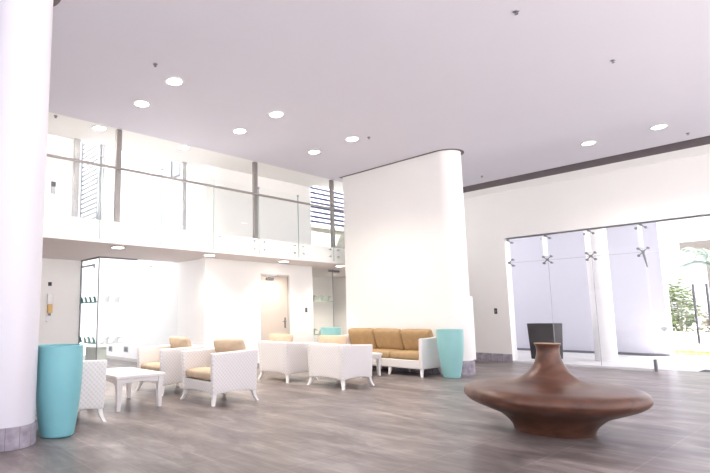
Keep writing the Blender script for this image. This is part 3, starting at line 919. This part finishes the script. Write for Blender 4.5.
def panel(axis, u0, u1, t0, t1, top, bot, n=12, m=8, bevel=0.022):
    """an upright woven panel: u runs along 'x' or 'y', thickness t0..t1 the other way; top(u), bot(u) give the edges"""
    bm = bmesh.new()
    def P(u, t, z): return (u, t, z) if axis == 'x' else (t, u, z)
    G = {}
    for s, t in ((0, t0), (1, t1)):
        for i in range(n + 1):
            u = u0 + (u1 - u0) * i / n
            for j in range(m + 1):
                z = bot(u) + (top(u) - bot(u)) * j / m
                G[s, i, j] = bm.verts.new(P(u, t, z))
    for s in (0, 1):
        for i in range(n):
            for j in range(m):
                bm.faces.new((G[s, i, j], G[s, i + 1, j], G[s, i + 1, j + 1], G[s, i, j + 1]))
    rim = []
    for i in range(n):
        for j in (0, m):
            bm.faces.new((G[0, i, j], G[0, i + 1, j], G[1, i + 1, j], G[1, i, j]))
    for j in range(m):
        for i in (0, n):
            bm.faces.new((G[0, i, j], G[0, i, j + 1], G[1, i, j + 1], G[1, i, j]))
    bmesh.ops.recalc_face_normals(bm, faces=bm.faces[:])
    es = [e for e in bm.edges if len(e.link_faces) == 2 and e.calc_face_angle(0) > 1.0]
    bmesh.ops.bevel(bm, geom=es, offset=bevel, segments=3, profile=0.5, affect='EDGES')
    return bm

def cushion_bm(lx, ly, lz, puff=0.35, n=10):
    bm = bmesh.new()
    bmesh.ops.create_cube(bm, size=2)
    bmesh.ops.subdivide_edges(bm, edges=bm.edges[:], cuts=n, use_grid_fill=True)
    for v in bm.verts:
        x, y, z = v.co
        # round the plan corners and thin the rim
        r = (abs(x) ** 9 + abs(y) ** 9) ** (1 / 9)
        edge = max(abs(x), abs(y))
        zz = z * (1 - puff * edge ** 4)
        if edge > 0:
            f = edge / max(r, 1e-6)
            x, y = x * (0.35 + 0.65 * f) if f < 1 else x, y * (0.35 + 0.65 * f) if f < 1 else y
        sh = 1 - 0.06 * abs(z) ** 3
        v.co = (x * sh * lx / 2, y * sh * ly / 2, zz * lz / 2)
    return bm

def leg_bm(sx, sy, x, y, ztop=0.2):
    """square sabre leg flaring outwards"""
    bm = bmesh.new()
    pts = []
    n = 8
    for i in range(n + 1):
        t = i / n
        z = ztop * (1 - t)
        off = 0.05 * t ** 2.2
        w = 0.031 - 0.012 * t
        pts.append([bm.verts.new((x + sx * off + a * w, y + sy * off + b_ * w, z)) for a, b_ in ((-1, -1), (1, -1), (1, 1), (-1, 1))])
    for a, b_ in zip(pts, pts[1:]):
        for i in range(4): bm.faces.new((a[i], a[(i + 1) % 4], b_[(i + 1) % 4], b_[i]))
    bm.faces.new(pts[0]); bm.faces.new(pts[-1][::-1])
    return bm

def make_armchair():
    o = empty('wicker_armchair')
    W, D = 0.87, 0.86
    hw_, hd = W / 2, D / 2
    arm_top = lambda x: 0.735 + 0.03 * ((hd - x) / D) ** 1.5
    bot = lambda u: 0.15 + 0.02 * (1 - min(1, (abs(u) / 0.36)) ** 2)
    for s in (-1, 1):
        t0, t1 = sorted((s * hw_, s * (hw_ - 0.075)))
        build('armrest', taper(panel('x', -hd, hd, t0, t1, arm_top, bot), 0.76), M['wicker'], o, smooth=True, angle=50)
    build('backrest', taper(panel('y', -hw_ + 0.07, hw_ - 0.07, -hd, -hd + 0.085, lambda u: 0.765, bot), 0.76), M['wicker'], o, smooth=True, angle=50)
    build('front_rail', taper(panel('y', -hw_ + 0.07, hw_ - 0.07, hd - 0.08, hd - 0.01, lambda u: 0.325, bot), 0.76), M['wicker'], o, smooth=True, angle=50)
    build('seat_deck', mbox((-0.34, 0.34, -0.34, 0.34, 0.24, 0.31)), M['wicker'], o)
    c = build('seat_cushion', cushion_bm(0.73, 0.69, 0.18), M['fabric'], o, loc=(0.045, 0, 0.398), smooth=True, angle=80)
    b = build('back_cushion', cushion_bm(0.54, 0.67, 0.20, 0.55), M['fabric'], o, smooth=True, angle=80)
    b.location = (-0.245, 0, 0.645); b.rotation_euler = (0, math.radians(-72), 0)
    for sx in (-1, 1):
        for sy in (-1, 1):
            build('leg', leg_bm(sx, sy, sx * (hd - 0.072), sy * (hw_ - 0.068)), M['white_wood'], o, smooth=True)
    return o
proto_ch = make_armchair()
chairs = [(4.725, 6.50, math.pi, 'white wicker armchair right of the low table, nearest the camera, facing left', 5),
          (4.64, 7.81, math.pi, 'white wicker armchair partly hidden behind the one right of the low table', -4),
          (2.29, 6.49, 0.0, 'white wicker armchair half hidden behind the big turquoise planter at the left', 3),
          (7.27, 7.66, 0.0, 'white wicker armchair seen from behind in front of the beige door', 0),
          (7.37, 6.38, 0.0, 'white wicker armchair seen from behind beside the sofa side table', -2)]
for i, (x, y, rz, lab, tilt) in enumerate(chairs):
    o = proto_ch if i == 0 else copy_tree(proto_ch)
    o.location = (x, y, 0); o.rotation_euler = (0, 0, rz)
    for ch in o.children:
        if ch.name.startswith('back_cushion'): ch.rotation_euler = (math.radians(tilt), math.radians(-72), 0)
        if ch.name.startswith('back_cushion') and x < 3: ch.location = (-0.22, 0, 0.595)
    tag(o, lab, 'armchair', 'white wicker armchairs')

# sofa: local front +x, then turned to face -x
so = empty('wicker_sofa', (9.92, 7.26, 0), math.pi)
tag(so, 'white wicker three seat sofa with ochre cushions against the partition', 'sofa', None)
SL, SD = 2.46, 0.80
bot = lambda u: 0.15
for s in (-1, 1):
    t0, t1 = sorted((s * SL / 2, s * (SL / 2 - 0.09)))
    build('armrest', taper(panel('x', -SD / 2, SD / 2, t0, t1, lambda x: 0.78 + 0.02 * (SD / 2 - x) / SD, bot), 0.8, 0.03), M['wicker'], so, smooth=True, angle=50)
build('backrest', taper(panel('y', -SL / 2 + 0.085, SL / 2 - 0.085, -SD / 2, -SD / 2 + 0.08, lambda u: 0.80, bot, n=24), 0.8, 0.03), M['wicker'], so, smooth=True, angle=50)
build('front_rail', taper(panel('y', -SL / 2 + 0.085, SL / 2 - 0.085, SD / 2 - 0.08, SD / 2 - 0.01, lambda u: 0.33, bot, n=24), 0.8, 0.03), M['wicker'], so, smooth=True, angle=50)
build('seat_deck', mbox((-0.3, 0.31, -1.1, 1.1, 0.24, 0.315)), M['wicker'], so)
for k in (-1, 0, 1):
    c = build('seat_cushion', cushion_bm(0.70, 0.745, 0.185, 0.25), M['sofa_fabric'], so, loc=(0.02, k * 0.748, 0.405), smooth=True, angle=80)
    b = build('back_cushion', cushion_bm(0.50, 0.745, 0.18, 0.28), M['sofa_fabric'], so, smooth=True, angle=80)
    b.location = (-0.20, k * 0.748, 0.715); b.rotation_euler = (math.radians((1.5, -1.5, 1)[k + 1]), math.radians(-70), 0)
for sx in (-1, 1):
    for y in (-1.15, -0.39, 0.39, 1.15):
        build('leg', leg_bm(sx, 0 if abs(y) < 1 else (1 if y > 0 else -1) * 0.6, sx * (SD / 2 - 0.06), y), M['white_wood'], so, smooth=True)

def make_table(lx, ly, h):
    o = empty('low_table')
    build('tabletop', mbox((-lx / 2, lx / 2, -ly / 2, ly / 2, h - 0.05, h), bevel=0.012), M['white_wood'], o)
    a = lx / 2 - 0.055
    b_ = ly / 2 - 0.055
    def arch(n_, half, hh):
        return lambda u: h - 0.055 - hh * (0.55 + 0.45 * (abs(u) / half) ** 2)
    for s in (-1, 1):
        t0, t1 = sorted((s * (b_ - 0.01), s * (b_ + 0.02)))
        build('apron', panel('x', -a, a, t0, t1, lambda u: h - 0.051, arch(0, a, 0.075), bevel=0.006), M['white_wood'], o)
        t0, t1 = sorted((s * (a - 0.01), s * (a + 0.02)))
        build('apron', panel('y', -b_, b_, t0, t1, lambda u: h - 0.051, arch(0, b_, 0.075), bevel=0.006), M['white_wood'], o)
        for s2 in (-1, 1):
            bm = bmesh.new(); rings = []
            for i in range(9):
                t = i / 8
                z = (h - 0.052) * (1 - t)
                w = 0.040 - 0.016 * t
                off = -0.012 * math.sin(math.pi * t) - 0.008 * t
                rings.append([bm.verts.new((s * (a + off * 0.8) + p * w, s2 * (b_ + off * 0.8) + q * w, z)) for p, q in ((-1, -1), (1, -1), (1, 1), (-1, 1))])
            for r0, r1 in zip(rings, rings[1:]):
                for i in range(4): bm.faces.new((r0[i], r0[(i + 1) % 4], r1[(i + 1) % 4], r1[i]))
            bm.faces.new(rings[0]); bm.faces.new(rings[-1][::-1])
            build('leg', bm, M['white_wood'], o, smooth=True)
    return o
t1_ = make_table(0.75, 1.08, 0.47)
t1_.location = (3.43, 7.07, 0); tag(t1_, 'white low table between the armchairs at the left', 'table', 'white low tables')
t2_ = copy_tree(t1_)
t2_.location = (8.84, 7.33, 0); tag(t2_, 'white low table in front of the ochre cushioned sofa', 'table', 'white low tables')

# ------------------------------------------------------------------ turquoise planters
def make_pot(mat, h=0.96, r0=0.175, r1=0.25):
    o = empty('tall_planter')
    prof = [(r0 - 0.015, 0.0), (r0, 0.012)]
    for i in range(1, 15):
        t = i / 14
        r = r0 + (r1 - r0) * (1 - (1 - t) ** 1.7) + 0.008 * math.sin(math.pi * t)
        prof.append((r, 0.012 + (h - 0.03) * t))
    prof += [(r1 + 0.003, h - 0.006), (r1 - 0.004, h), (r1 - 0.022, h - 0.003), (r1 - 0.03, h - 0.03), (r1 - 0.045, h - 0.28)]
    build('pot', lathe(bmesh.new(), prof, 56), mat, o, smooth=True)
    build('soil', lathe(bmesh.new(), [(r1 - 0.047, h - 0.275), (r1 - 0.047, h - 0.24)], 40), M['soil'], o)
    return o
pA = make_pot(M['teal'], 0.955, 0.178, 0.245)
pA.location = (2.005, 5.72, 0); tag(pA, 'tall turquoise planter beside the big left column', 'planter', 'turquoise planters')
pB = make_pot(M['teal_pale'], 0.97, 0.165, 0.258)
pB.location = (9.95, 5.665, 0); tag(pB, 'tall turquoise planter at the right end of the sofa', 'planter', 'turquoise planters')
pC = copy_tree(pB)
pC.location = (9.93, 8.86, 0); tag(pC, 'turquoise planter mostly hidden behind armchair and sofa at the glass screen', 'planter', 'turquoise planters')

# ------------------------------------------------------------------ the big brown vessel
ctrl = [(0.385, 0.0), (0.388, 0.012), (0.40, 0.05), (0.445, 0.11), (0.53, 0.18), (0.67, 0.24), (0.80, 0.295), (0.868, 0.345), (0.882, 0.39),
        (0.86, 0.438), (0.79, 0.471), (0.64, 0.488), (0.47, 0.502), (0.34, 0.535), (0.215, 0.615), (0.148, 0.71), (0.122, 0.79), (0.112, 0.845), (0.116, 0.895), (0.128, 0.926)]
prof = [(p.x, p.z) for p in catmull([(r, 0, z) for r, z in ctrl], 5)]
prof += [(0.130, 0.933), (0.120, 0.933), (0.104, 0.89), (0.10, 0.80)]
bw = empty('vessel_sculpture', (6.253, 2.407, 0)); tag(bw, 'huge brown flattened vessel with narrow flared neck on the lobby floor', 'vessel')
build('body', lathe(bmesh.new(), prof, 96), M['copper'], bw, smooth=True, angle=60)
build('rim', lathe(bmesh.new(), [(0.119, 0.9335), (0.131, 0.9335), (0.131, 0.938), (0.119, 0.938)], 64), plain('pale_rim', (0.42, 0.30, 0.2), 0.5), bw)
